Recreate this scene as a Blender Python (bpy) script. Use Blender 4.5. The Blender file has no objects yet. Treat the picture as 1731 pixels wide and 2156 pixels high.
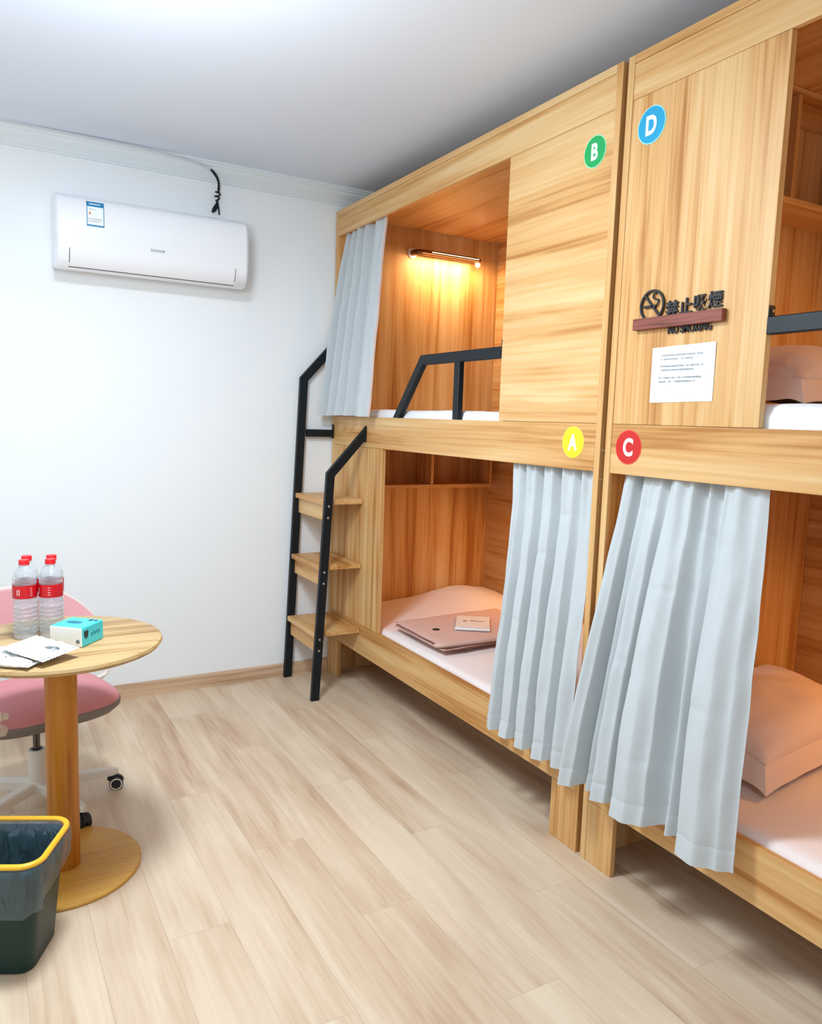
import bpy, bmesh, math, random
from mathutils import Vector, Matrix, noise
random.seed(7)
sc = bpy.context.scene
COL = sc.collection
PI = math.pi

# ------------------------------------------------------------------ colour / materials
def lin(c):
    c = c / 255.0
    return c / 12.92 if c <= 0.04045 else ((c + 0.055) / 1.055) ** 2.4
def rgb(r, g, b): return (lin(r), lin(g), lin(b), 1.0)

def new_mat(name):
    m = bpy.data.materials.new(name); m.use_nodes = True
    nt = m.node_tree
    return m, nt, nt.nodes['Principled BSDF']
def simple(name, col, rough=0.5, metal=0.0, spec=0.5, bump=0.0, bscale=60, coat=0.0, var=0.0, vscale=6):
    m, nt, p = new_mat(name)
    p.inputs['Base Color'].default_value = col
    p.inputs['Roughness'].default_value = rough
    p.inputs['Metallic'].default_value = metal
    p.inputs['Specular IOR Level'].default_value = spec
    p.inputs['Coat Weight'].default_value = coat
    tc = nt.nodes.new('ShaderNodeTexCoord')
    nz = nt.nodes.new('ShaderNodeTexNoise'); nz.inputs['Scale'].default_value = vscale; nz.inputs['Detail'].default_value = 4
    nt.links.new(tc.outputs['Object'], nz.inputs['Vector'])
    if var > 0:
        mr = nt.nodes.new('ShaderNodeMapRange'); mr.inputs['To Min'].default_value = 1 - var; mr.inputs['To Max'].default_value = 1 + var * 0.4
        nt.links.new(nz.outputs['Fac'], mr.inputs['Value'])
        hv = nt.nodes.new('ShaderNodeHueSaturation'); hv.inputs['Color'].default_value = col
        nt.links.new(mr.outputs['Result'], hv.inputs['Value']); nt.links.new(hv.outputs['Color'], p.inputs['Base Color'])
    if bump > 0:
        n2 = nt.nodes.new('ShaderNodeTexNoise'); n2.inputs['Scale'].default_value = bscale; n2.inputs['Detail'].default_value = 5
        nt.links.new(tc.outputs['Object'], n2.inputs['Vector'])
        b = nt.nodes.new('ShaderNodeBump'); b.inputs['Strength'].default_value = bump; b.inputs['Distance'].default_value = 0.004
        nt.links.new(n2.outputs['Fac'], b.inputs['Height']); nt.links.new(b.outputs['Normal'], p.inputs['Normal'])
    return m

def wood(name, axis, dark, mid, light, rough=0.42, cross=15.0, along=0.9, spec=0.4):
    m, nt, p = new_mat(name); N = nt.nodes; L = nt.links
    tc = N.new('ShaderNodeTexCoord'); oi = N.new('ShaderNodeObjectInfo')
    off = N.new('ShaderNodeVectorMath'); off.operation = 'MULTIPLY_ADD'
    L.new(oi.outputs['Random'], off.inputs[0]); off.inputs[1].default_value = (7.3, 5.1, 9.7)
    L.new(tc.outputs['Object'], off.inputs[2])
    def scaled(a, c):
        mp = N.new('ShaderNodeVectorMath'); mp.operation = 'MULTIPLY'
        s = [c, c, c]; s['xyz'.index(axis)] = a; mp.inputs[1].default_value = s
        L.new(off.outputs[0], mp.inputs[0]); return mp.outputs[0]
    n1 = N.new('ShaderNodeTexNoise'); n1.inputs['Scale'].default_value = 1; n1.inputs['Detail'].default_value = 3; n1.inputs['Roughness'].default_value = 0.55; n1.inputs['Distortion'].default_value = 0.35
    L.new(scaled(along, cross), n1.inputs['Vector'])
    n2 = N.new('ShaderNodeTexNoise'); n2.inputs['Scale'].default_value = 1; n2.inputs['Detail'].default_value = 2; n2.inputs['Roughness'].default_value = 0.5
    L.new(scaled(along * 1.6, cross * 5), n2.inputs['Vector'])
    n3 = N.new('ShaderNodeTexNoise'); n3.inputs['Scale'].default_value = 1; n3.inputs['Detail'].default_value = 1
    L.new(scaled(along * 0.6, cross * 0.22), n3.inputs['Vector'])
    a = N.new('ShaderNodeMath'); a.operation = 'MULTIPLY_ADD'; a.inputs[1].default_value = 0.30
    L.new(n2.outputs['Fac'], a.inputs[0])
    b = N.new('ShaderNodeMath'); b.operation = 'MULTIPLY'; b.inputs[1].default_value = 0.62
    L.new(n1.outputs['Fac'], b.inputs[0]); L.new(b.outputs[0], a.inputs[2])
    c = N.new('ShaderNodeMath'); c.operation = 'MULTIPLY_ADD'; c.inputs[1].default_value = 0.22
    L.new(n3.outputs['Fac'], c.inputs[0]); L.new(a.outputs[0], c.inputs[2])
    cr = N.new('ShaderNodeValToRGB')
    e = cr.color_ramp.elements
    e[0].position = 0.42; e[0].color = dark; e[1].position = 0.72; e[1].color = light
    k = cr.color_ramp.elements.new(0.53); k.color = mid
    L.new(c.outputs[0], cr.inputs['Fac']); L.new(cr.outputs['Color'], p.inputs['Base Color'])
    p.inputs['Roughness'].default_value = rough; p.inputs['Specular IOR Level'].default_value = spec
    bp = N.new('ShaderNodeBump'); bp.inputs['Strength'].default_value = 0.06; bp.inputs['Distance'].default_value = 0.002
    L.new(n2.outputs['Fac'], bp.inputs['Height']); L.new(bp.outputs['Normal'], p.inputs['Normal'])
    return m

WD, WM, WL = rgb(172, 114, 54), rgb(206, 157, 96), rgb(223, 188, 136)
wood_x = wood('beech_grain_across', 'x', WD, WM, WL)
wood_y = wood('beech_grain_lengthwise', 'y', WD, WM, WL)
wood_z = wood('beech_grain_upright', 'z', WD, WM, WL, cross=17)
table_wood = wood('pale_pine', 'x', rgb(142, 104, 58), rgb(184, 152, 104), rgb(198, 170, 124), rough=0.5, cross=22, along=1.3)
pole_wood = wood('amber_oak', 'z', rgb(160, 92, 18), rgb(184, 114, 28), rgb(198, 132, 44), rough=0.35, cross=30, along=2)
base_wood = wood('amber_oak_flat', 'x', rgb(180, 122, 40), rgb(198, 144, 58), rgb(208, 158, 74), rough=0.4, cross=18, along=1.5)
bar_wood = wood('red_walnut', 'y', rgb(84, 38, 30), rgb(122, 62, 50), rgb(148, 86, 70), rough=0.5, cross=60, along=4)
skirt_wood = wood('baseboard_wood', 'x', rgb(176, 142, 112), rgb(206, 174, 142), rgb(218, 188, 158), rough=0.5, cross=30, along=1.2)

def floor_mat():
    m, nt, p = new_mat('vinyl_plank'); N = nt.nodes; L = nt.links
    def math_(op, a, b=None, c=None):
        n = N.new('ShaderNodeMath'); n.operation = op
        for i, v in enumerate((a, b, c)):
            if v is None: continue
            if hasattr(v, 'is_linked') or hasattr(v, 'links'): L.new(v, n.inputs[i])
            else: n.inputs[i].default_value = v
        return n.outputs[0]
    tc = N.new('ShaderNodeTexCoord'); sp = N.new('ShaderNodeSeparateXYZ'); L.new(tc.outputs['Object'], sp.inputs[0])
    X, Y = sp.outputs['X'], sp.outputs['Y']
    W, LEN = 0.175, 1.26
    rx = math_('DIVIDE', math_('ADD', X, 0.795 + 0.175 * 40), W)
    row = math_('FLOOR', rx); fx = math_('FRACT', rx)
    yy = math_('MULTIPLY_ADD', row, 0.468, Y)
    ry = math_('DIVIDE', math_('ADD', yy, 0.835 - 0.468 * 40 + LEN * 40), LEN)
    pid = math_('FLOOR', ry); fy = math_('FRACT', ry)
    cv = N.new('ShaderNodeCombineXYZ'); L.new(row, cv.inputs[0]); L.new(pid, cv.inputs[1])
    wn = N.new('ShaderNodeTexWhiteNoise'); wn.noise_dimensions = '2D'; L.new(cv.outputs[0], wn.inputs['Vector'])
    # grain, shifted per plank
    off = N.new('ShaderNodeVectorMath'); off.operation = 'MULTIPLY_ADD'
    L.new(wn.outputs['Color'], off.inputs[0]); off.inputs[1].default_value = (9, 9, 9); L.new(tc.outputs['Object'], off.inputs[2])
    def grain(sx, sy, det, dist):
        mp = N.new('ShaderNodeVectorMath'); mp.operation = 'MULTIPLY'; mp.inputs[1].default_value = (sx, sy, 1)
        L.new(off.outputs[0], mp.inputs[0])
        n = N.new('ShaderNodeTexNoise'); n.inputs['Scale'].default_value = 1; n.inputs['Detail'].default_value = det; n.inputs['Distortion'].default_value = dist
        L.new(mp.outputs[0], n.inputs['Vector']); return n.outputs['Fac']
    g1 = grain(14, 1.6, 3, 0.6); g2 = grain(90, 4, 2, 0.1); g3 = grain(4, 1.2, 1, 0.3)
    f = math_('MULTIPLY_ADD', g1, 0.55, math_('MULTIPLY_ADD', g2, 0.22, math_('MULTIPLY', g3, 0.33)))
    f = math_('ADD', f, math_('MULTIPLY_ADD', wn.outputs['Value'], 0.12, -0.06))
    cr = N.new('ShaderNodeValToRGB'); e = cr.color_ramp.elements
    e[0].position = 0.34; e[0].color = rgb(180, 146, 120); e[1].position = 0.68; e[1].color = rgb(220, 200, 174)
    k = e.new(0.46); k.color = rgb(201, 174, 147); k = e.new(0.56); k.color = rgb(211, 188, 161)
    L.new(f, cr.inputs['Fac'])
    # seams
    ex = math_('LESS_THAN', math_('MINIMUM', fx, math_('SUBTRACT', 1.0, fx)), 0.0075)
    ey = math_('LESS_THAN', math_('MINIMUM', fy, math_('SUBTRACT', 1.0, fy)), 0.0010)
    sm = math_('MULTIPLY', math_('MAXIMUM', ex, ey), 0.22)
    mx = N.new('ShaderNodeMix'); mx.data_type = 'RGBA'; L.new(sm, mx.inputs['Factor'])
    L.new(cr.outputs['Color'], mx.inputs[6]); mx.inputs[7].default_value = rgb(120, 90, 66)
    L.new(mx.outputs[2], p.inputs['Base Color'])
    p.inputs['Roughness'].default_value = 0.42; p.inputs['Specular IOR Level'].default_value = 0.35
    bp = N.new('ShaderNodeBump'); bp.inputs['Strength'].default_value = 0.08; bp.inputs['Distance'].default_value = 0.002
    L.new(g2, bp.inputs['Height']); L.new(bp.outputs['Normal'], p.inputs['Normal'])
    return m
M = dict(
    floor=floor_mat(),
    wall=simple('wall_paint', rgb(238, 242, 244), 0.85, spec=0.2, bump=0.03, bscale=180),
    ceil=simple('ceiling_paint', rgb(219, 227, 239), 0.9, spec=0.2, bump=0.02, bscale=150),
    crown=simple('plaster_crown', rgb(224, 232, 236), 0.6, spec=0.3),
    black=simple('black_steel', rgb(15, 23, 29), 0.46, spec=0.32, bump=0.02, bscale=300),
    screw=simple('steel_screw', rgb(205, 205, 205), 0.25, metal=1.0),
    curtain=simple('grey_blackout_cloth', rgb(190, 196, 198), 0.72, spec=0.25, bump=0.05, bscale=500),
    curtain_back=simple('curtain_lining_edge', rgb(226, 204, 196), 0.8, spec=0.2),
    sheet=simple('pink_cotton_sheet', rgb(240, 227, 222), 0.85, spec=0.15, bump=0.04, bscale=40),
    white_sheet=simple('white_cotton_sheet', rgb(232, 233, 236), 0.85, spec=0.15, bump=0.08, bscale=30),
    pillow=simple('pink_pillow_cotton', rgb(232, 206, 192), 0.85, spec=0.15, bump=0.04, bscale=60),
    folded=simple('folded_pink_cotton', rgb(216, 180, 168), 0.85, spec=0.15, bump=0.05, bscale=60),
    packet=simple('cream_packet_paper', rgb(240, 226, 214), 0.6),
    ink=simple('black_ink', rgb(34, 30, 34), 0.6),
    paleink=simple('pale_grey_ink', rgb(158, 164, 168), 0.7),
    greyink=simple('grey_ink', rgb(120, 124, 130), 0.7),
    paper=simple('white_paper', rgb(238, 244, 246), 0.7, spec=0.2),
    white=simple('white_plastic', rgb(238, 240, 242), 0.32, spec=0.5),
    acwhite=simple('gloss_white_plastic', rgb(236, 238, 242), 0.22, spec=0.5, coat=0.3),
    acdark=simple('dark_air_slot', rgb(60, 62, 66), 0.5),
    blue=simple('label_blue', rgb(20, 128, 180), 0.5),
    orange=simple('label_orange', rgb(214, 150, 110), 0.5),
    cable=simple('white_cable_sleeve', rgb(206, 210, 214), 0.5),
    bronze=simple('brushed_bronze', rgb(120, 84, 56), 0.32, metal=0.85),
    green=simple('letter_green', rgb(8, 160, 84), 0.45), lgreen=simple('rim_pale_green', rgb(170, 240, 190), 0.45),
    cyan=simple('letter_cyan', rgb(0, 152, 198), 0.45), lcyan=simple('rim_pale_cyan', rgb(150, 232, 248), 0.45),
    yellow=simple('letter_yellow', rgb(240, 204, 30), 0.45), lyellow=simple('rim_yellow', rgb(250, 224, 80), 0.45),
    red=simple('letter_red', rgb(196, 28, 22), 0.45), lred=simple('rim_coral', rgb(232, 76, 56), 0.45),
    letter=simple('letter_white', rgb(244, 246, 244), 0.5),
    cushion=simple('pink_upholstery', rgb(208, 140, 144), 0.85, spec=0.2, bump=0.05, bscale=250),
    backpink=simple('pink_back_upholstery', rgb(216, 160, 163), 0.8, spec=0.2, bump=0.04, bscale=250),
    shell=simple('grey_seat_shell', rgb(122, 116, 110), 0.55),
    chairwhite=simple('ivory_nylon', rgb(226, 220, 210), 0.42),
    rubber=simple('black_rubber', rgb(20, 20, 20), 0.5),
    binrim=simple('yellow_rim_plastic', rgb(244, 186, 44), 0.38, spec=0.5),
    bingreen=simple('dark_green_plastic', rgb(14, 46, 42), 0.42, spec=0.35),
    teal=simple('tissue_box_turquoise', rgb(64, 208, 222), 0.4),
    boxwhite=simple('tissue_box_white', rgb(240, 240, 232), 0.4),
    navy=simple('print_navy', rgb(28, 40, 64), 0.5), tealink=simple('print_teal', rgb(10, 110, 130), 0.5),
    capred=simple('red_cap_plastic', rgb(212, 18, 30), 0.35), labred=simple('red_bottle_label', rgb(196, 10, 26), 0.3),
    labink=simple('label_pale_print', rgb(246, 214, 206), 0.4),
    sachet=simple('sachet_film', rgb(236, 240, 238), 0.25, spec=0.6, bump=0.25, bscale=45),
    sachetgrey=simple('sachet_silver', rgb(222, 228, 227), 0.25, spec=0.7, bump=0.25, bscale=50),
)
def emis(name, col, s):
    m, nt, p = new_mat(name)
    p.inputs['Base Color'].default_value = col
    p.inputs['Emission Color'].default_value = col; p.inputs['Emission Strength'].default_value = s
    return m
M['warmled'] = emis('warm_led_strip', rgb(255, 214, 160), 3)
M['warmbulb'] = emis('warm_bulb_tip', rgb(255, 226, 180), 10)
def clear(name, col, rough, ior):
    m, nt, p = new_mat(name)
    p.inputs['Base Color'].default_value = col; p.inputs['Roughness'].default_value = rough
    p.inputs['Transmission Weight'].default_value = 1.0; p.inputs['IOR'].default_value = ior
    return m

def film(name, col, alpha, rough):
    m, nt, p = new_mat(name)
    p.inputs['Base Color'].default_value = col; p.inputs['Roughness'].default_value = rough
    p.inputs['Alpha'].default_value = alpha; p.inputs['Specular IOR Level'].default_value = 0.9
    p.inputs['Coat Weight'].default_value = 0.6; p.inputs['Coat Roughness'].default_value = 0.08
    return m
M['pet'] = film('clear_bottle_plastic', rgb(206, 214, 220), 0.2, 0.06)
nt = M['pet'].node_tree; p = nt.nodes['Principled BSDF']
lw = nt.nodes.new('ShaderNodeLayerWeight'); lw.inputs['Blend'].default_value = 0.35
mr = nt.nodes.new('ShaderNodeMapRange'); mr.inputs['To Min'].default_value = 0.20; mr.inputs['To Max'].default_value = 0.72
nt.links.new(lw.outputs['Facing'], mr.inputs['Value']); nt.links.new(mr.outputs['Result'], p.inputs['Alpha'])
def bumpy(m, sx, sy, sz, strength, dist):
    nt = m.node_tree; p = nt.nodes['Principled BSDF']
    tc = nt.nodes.new('ShaderNodeTexCoord'); mp = nt.nodes.new('ShaderNodeMapping'); mp.inputs['Scale'].default_value = (sx, sy, sz)
    n = nt.nodes.new('ShaderNodeTexNoise'); n.inputs['Scale'].default_value = 1; n.inputs['Detail'].default_value = 3; n.inputs['Distortion'].default_value = 0.8
    b = nt.nodes.new('ShaderNodeBump'); b.inputs['Strength'].default_value = strength; b.inputs['Distance'].default_value = dist
    nt.links.new(tc.outputs['Object'], mp.inputs['Vector']); nt.links.new(mp.outputs['Vector'], n.inputs['Vector'])
    nt.links.new(n.outputs['Fac'], b.inputs['Height']); nt.links.new(b.outputs['Normal'], p.inputs['Normal']); nt.links.new(b.outputs['Normal'], p.inputs['Coat Normal'])
bumpy(M['pet'], 18, 18, 90, 0.7, 0.01)
M['bag'] = film('translucent_bin_liner', rgb(96, 124, 140), 0.34, 0.10)
bumpy(M['bag'], 26, 26, 9, 0.9, 0.03)
M['clearfilm'] = film('clear_sachet_film', rgb(240, 246, 246), 0.45, 0.12)
# curtain / sheet weave via sheen
for k in ('curtain', 'sheet', 'white_sheet', 'pillow', 'cushion'):
    p = M[k].node_tree.nodes['Principled BSDF']; p.inputs['Sheen Weight'].default_value = 0.15

# ------------------------------------------------------------------ object helpers
def wloc(o):
    v = Vector((0, 0, 0))
    while o is not None:
        v += o.location; o = o.parent
    return v
def tag(o, label=None, cat=None, group=None, kind=None):
    if label: o['label'] = label
    if cat: o['category'] = cat
    if group: o['group'] = group
    if kind: o['kind'] = kind
    return o
def thing(name, label, cat, loc, group=None, rz=0.0):
    o = bpy.data.objects.new(name, None); o.empty_display_size = 0.05
    COL.objects.link(o); o.location = loc; o.rotation_euler = (0, 0, rz)
    return tag(o, label, cat, group)
def obj(name, bm, mats, parent=None, smooth=False, local=False, label=None, autosmooth=35):
    me = bpy.data.meshes.new(name)
    if parent is not None and not local:
        bmesh.ops.translate(bm, verts=bm.verts, vec=-wloc(parent))
    bmesh.ops.recalc_face_normals(bm, faces=bm.faces)
    bm.to_mesh(me); bm.free()
    if not isinstance(mats, (list, tuple)): mats = [mats]
    for m in mats: me.materials.append(m)
    if smooth:
        me.shade_smooth()
        try: me.set_sharp_from_angle(angle=math.radians(autosmooth))
        except Exception: pass
    o = bpy.data.objects.new(name, me); COL.objects.link(o)
    if parent is not None: o.parent = parent
    if label: o['label'] = label
    return o
def based(name, bm, mats, base, label, cat, group=None, smooth=False, kind=None):
    """top-level single-mesh thing with its origin at base"""
    bmesh.ops.translate(bm, verts=bm.verts, vec=-Vector(base))
    o = obj(name, bm, mats, None, smooth); o.location = base
    return tag(o, label, cat, group, kind)
def struct(name, bm, mats, smooth=False):
    o = obj(name, bm, mats, None, smooth); o['kind'] = 'structure'; return o
def copy_tree(o, parent=None):
    c = o.copy(); COL.objects.link(c)
    if parent is not None: c.parent = parent
    for ch in list(o.children): copy_tree(ch, c)
    return c

def box(bm, x0, x1, y0, y1, z0, z1, bev=0.0015, seg=2, mi=0, mat=None):
    r = bmesh.ops.create_cube(bm, size=1.0)
    vs = r['verts']
    for v in vs:
        v.co = Vector(((x0 + x1) / 2 + v.co.x * (x1 - x0), (y0 + y1) / 2 + v.co.y * (y1 - y0), (z0 + z1) / 2 + v.co.z * (z1 - z0)))
    fs = set(f for v in vs for f in v.link_faces)
    if bev > 0:
        es = list(set(e for v in vs for e in v.link_edges))
        rr = bmesh.ops.bevel(bm, geom=es, offset=min(bev, abs(x1 - x0) / 2.1, abs(y1 - y0) / 2.1, abs(z1 - z0) / 2.1), segments=seg, affect='EDGES', profile=0.5)
        fs = set(f for f in fs if f.is_valid) | set(rr['faces'])
        vs = list(set(v for f in fs for v in f.verts))
    for f in fs:
        if f.is_valid: f.material_index = mi
    if mat is not None:
        bmesh.ops.transform(bm, matrix=mat, verts=[v for v in vs if v.is_valid])
    return vs
def B(*a, **k):
    bm = bmesh.new(); box(bm, *a, **k); return bm

def sweep(bm, pts, prof, up=None, closed=False, cap=True, mi=0, refs=None):
    """prof: list of (a,b) across; frames from tangents, mitred. up: fixed reference vector"""
    pts = [Vector(p) for p in pts]; n = len(pts); rings = []
    for i, p in enumerate(pts):
        if closed:
            t0 = (p - pts[i - 1]).normalized(); t1 = (pts[(i + 1) % n] - p).normalized()
        else:
            t0 = (p - pts[i - 1]).normalized() if i > 0 else (pts[1] - p).normalized()
            t1 = (pts[i + 1] - p).normalized() if i < n - 1 else t0
        t = (t0 + t1).normalized()
        u = Vector(up) if up is not None else Vector((0, 0, 1))
        if abs(t.dot(u)) > 0.98: u = Vector((1, 0, 0)) if abs(t.x) < 0.9 else Vector((0, 1, 0))
        s = t.cross(u).normalized(); w = s.cross(t).normalized()
        k = 1.0 / max(0.35, t.dot(t0))
        # stretch along the miter direction
        mdir = (t1 - t0)
        ring = []
        for a, b in prof:
            v = s * a + w * b
            if mdir.length > 1e-5:
                md = mdir.normalized(); d = v.dot(md); v = v + md * d * (k - 1)
            ring.append(bm.verts.new(p + v))
        rings.append(ring)
    m = len(prof)
    for i in range(n if closed else n - 1):
        r0, r1 = rings[i], rings[(i + 1) % n]
        for j in range(m):
            f = bm.faces.new((r0[j], r0[(j + 1) % m], r1[(j + 1) % m], r1[j])); f.material_index = mi
    if cap and not closed:
        f = bm.faces.new(rings[0][::-1]); f.material_index = mi
        f = bm.faces.new(rings[-1]); f.material_index = mi
    return rings
def trim(bm, ring, axis, val, tan):
    tan = Vector(tan).normalized()
    for v in ring:
        v.co += tan * ((val - v.co[axis]) / tan[axis])
def circ(r, n=12): return [(r * math.cos(2 * PI * k / n), r * math.sin(2 * PI * k / n)) for k in range(n)]
def rect(a, b, c=0.0025):
    a /= 2; b /= 2
    return [(-a + c, -b), (a - c, -b), (a, -b + c), (a, b - c), (a - c, b), (-a + c, b), (-a, b - c), (-a, -b + c)]
def smooth_path(pts, n=8):
    pts = [Vector(p) for p in pts]; out = []
    for i in range(len(pts) - 1):
        p0 = pts[max(i - 1, 0)]; p1 = pts[i]; p2 = pts[i + 1]; p3 = pts[min(i + 2, len(pts) - 1)]
        for k in range(n):
            t = k / n
            out.append(0.5 * ((2 * p1) + (-p0 + p2) * t + (2 * p0 - 5 * p1 + 4 * p2 - p3) * t * t + (-p0 + 3 * p1 - 3 * p2 + p3) * t ** 3))
    out.append(pts[-1]); return out
def lathe(bm, prof, n=32, c=(0, 0, 0), mi=0, axis='z', capends=True):
    rings = []
    for r, z in prof:
        ring = []
        for k in range(n):
            a = 2 * PI * k / n
            if axis == 'z': v = (c[0] + r * math.cos(a), c[1] + r * math.sin(a), c[2] + z)
            elif axis == 'y': v = (c[0] + r * math.cos(a), c[1] + z, c[2] + r * math.sin(a))
            else: v = (c[0] + z, c[1] + r * math.cos(a), c[2] + r * math.sin(a))
            ring.append(bm.verts.new(v))
        rings.append(ring)
    for i in range(len(rings) - 1):
        for k in range(n):
            f = bm.faces.new((rings[i][k], rings[i][(k + 1) % n], rings[i + 1][(k + 1) % n], rings[i + 1][k])); f.material_index = mi
    if capends:
        f = bm.faces.new(rings[0][::-1]); f.material_index = mi
        f = bm.faces.new(rings[-1]); f.material_index = mi
def grid(bm, nu, nv, fn, closed_u=False, mi=0):
    V = [[bm.verts.new(fn(i / nu, j / nv)) for j in range(nv + 1)] for i in range(nu if closed_u else nu + 1)]
    for i in range(nu):
        for j in range(nv):
            a, b = V[i], V[(i + 1) % len(V)]
            f = bm.faces.new((a[j], b[j], b[j + 1], a[j + 1])); f.material_index = mi
    return V
def sstep(a, b, x):
    t = min(1, max(0, (x - a) / (b - a))); return t * t * (3 - 2 * t)
def text_bm(s, size, depth, offset=0.0, shear=0.0):
    cu = bpy.data.curves.new('lettering', 'FONT'); cu.body = s; cu.size = size; cu.extrude = depth; cu.offset = offset
    cu.align_x = 'CENTER'; cu.align_y = 'CENTER'; cu.resolution_u = 6; cu.shear = shear
    o = bpy.data.objects.new('lettering', cu); COL.objects.link(o)
    bpy.context.view_layer.update()
    me = bpy.data.meshes.new_from_object(o.evaluated_get(bpy.context.evaluated_depsgraph_get()))
    bm = bmesh.new(); bm.from_mesh(me)
    bpy.data.objects.remove(o); bpy.data.curves.remove(cu); bpy.data.meshes.remove(me)
    for f in bm.faces: f.material_index = 0
    if bm.verts:   # centre it
        xs = [v.co.x for v in bm.verts]; ys = [v.co.y for v in bm.verts]
        bmesh.ops.translate(bm, verts=bm.verts, vec=(-(min(xs) + max(xs)) / 2, -(min(ys) + max(ys)) / 2, 0))
    return bm
# text plane (x right, y up, z out) -> bed front (faces -x; reading direction is -y)
FRONT = Matrix(((0, 0, -1, 0), (-1, 0, 0, 0), (0, 1, 0, 0), (0, 0, 0, 1)))
# -> back wall facing -y; reading direction +x
WALLF = Matrix(((1, 0, 0, 0), (0, 0, -1, 0), (0, 1, 0, 0), (0, 0, 0, 1)))
def put(bm, mat, at):
    bmesh.ops.transform(bm, matrix=Matrix.Translation(at) @ mat, verts=bm.verts); return bm
def merge(bm, other, mi=None):
    if mi is not None:
        for f in other.faces: f.material_index = mi
    me = bpy.data.meshes.new('tmp'); other.to_mesh(me); other.free()
    bm.from_mesh(me); bpy.data.meshes.remove(me)

# ------------------------------------------------------------------ room
XL, XR, YB, YF, H = -3.3, 1.10, 0.0, -5.6, 2.67
struct('floor', B(XL - .1, XR + .1, YF - .1, YB + .1, -0.1, 0, bev=0), M['floor'])
struct('ceiling', B(XL - .1, XR + .1, YF - .1, YB + .1, H, H + .1, bev=0), M['ceil'])
struct('wall_back', B(XL - .1, XR + .1, YB, YB + .1, 0, H, bev=0), M['wall'])
struct('wall_right', B(XR, XR + .1, YF, YB, 0, H, bev=0), M['wall'])
struct('wall_left', B(XL - .1, XL, YF, YB, 0, H, bev=0), M['wall'])
struct('wall_front', B(XL - .1, XR + .1, YF - .1, YF, 0, H, bev=0), M['wall'])
# crown moulding on the back wall
bm = bmesh.new()
prof = [(0, 2.589), (-0.012, 2.589), (-0.013, 2.598), (-0.020, 2.601), (-0.022, 2.607), (-0.034, 2.618), (-0.050, 2.629), (-0.058, 2.638), (-0.060, 2.646), (-0.070, 2.650), (-0.072, 2.657), (-0.080, 2.660), (-0.080, H), (0, H)]
r0 = [bm.verts.new((XL, y, z)) for y, z in prof]; r1 = [bm.verts.new((XR, y, z)) for y, z in prof]
for j in range(len(prof)):
    k = (j + 1) % len(prof); bm.faces.new((r0[j], r0[k], r1[k], r1[j]))
bm.faces.new(r0); bm.faces.new(r1[::-1])
struct('trim_1', bm, M['crown'])
bm = bmesh.new()
prof = [(0, 0.0), (-0.013, 0.0), (-0.013, 0.058), (-0.009, 0.068), (-0.004, 0.072), (0, 0.072)]
r0 = [bm.verts.new((XL, y, z)) for y, z in prof]; r1 = [bm.verts.new((-0.002, y, z)) for y, z in prof]
for j in range(len(prof)):
    k = (j + 1) % len(prof); bm.faces.new((r0[j], r0[k], r1[k], r1[j]))
bm.faces.new(r0); bm.faces.new(r1[::-1])
struct('baseboard_back', bm, skirt_wood)

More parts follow.
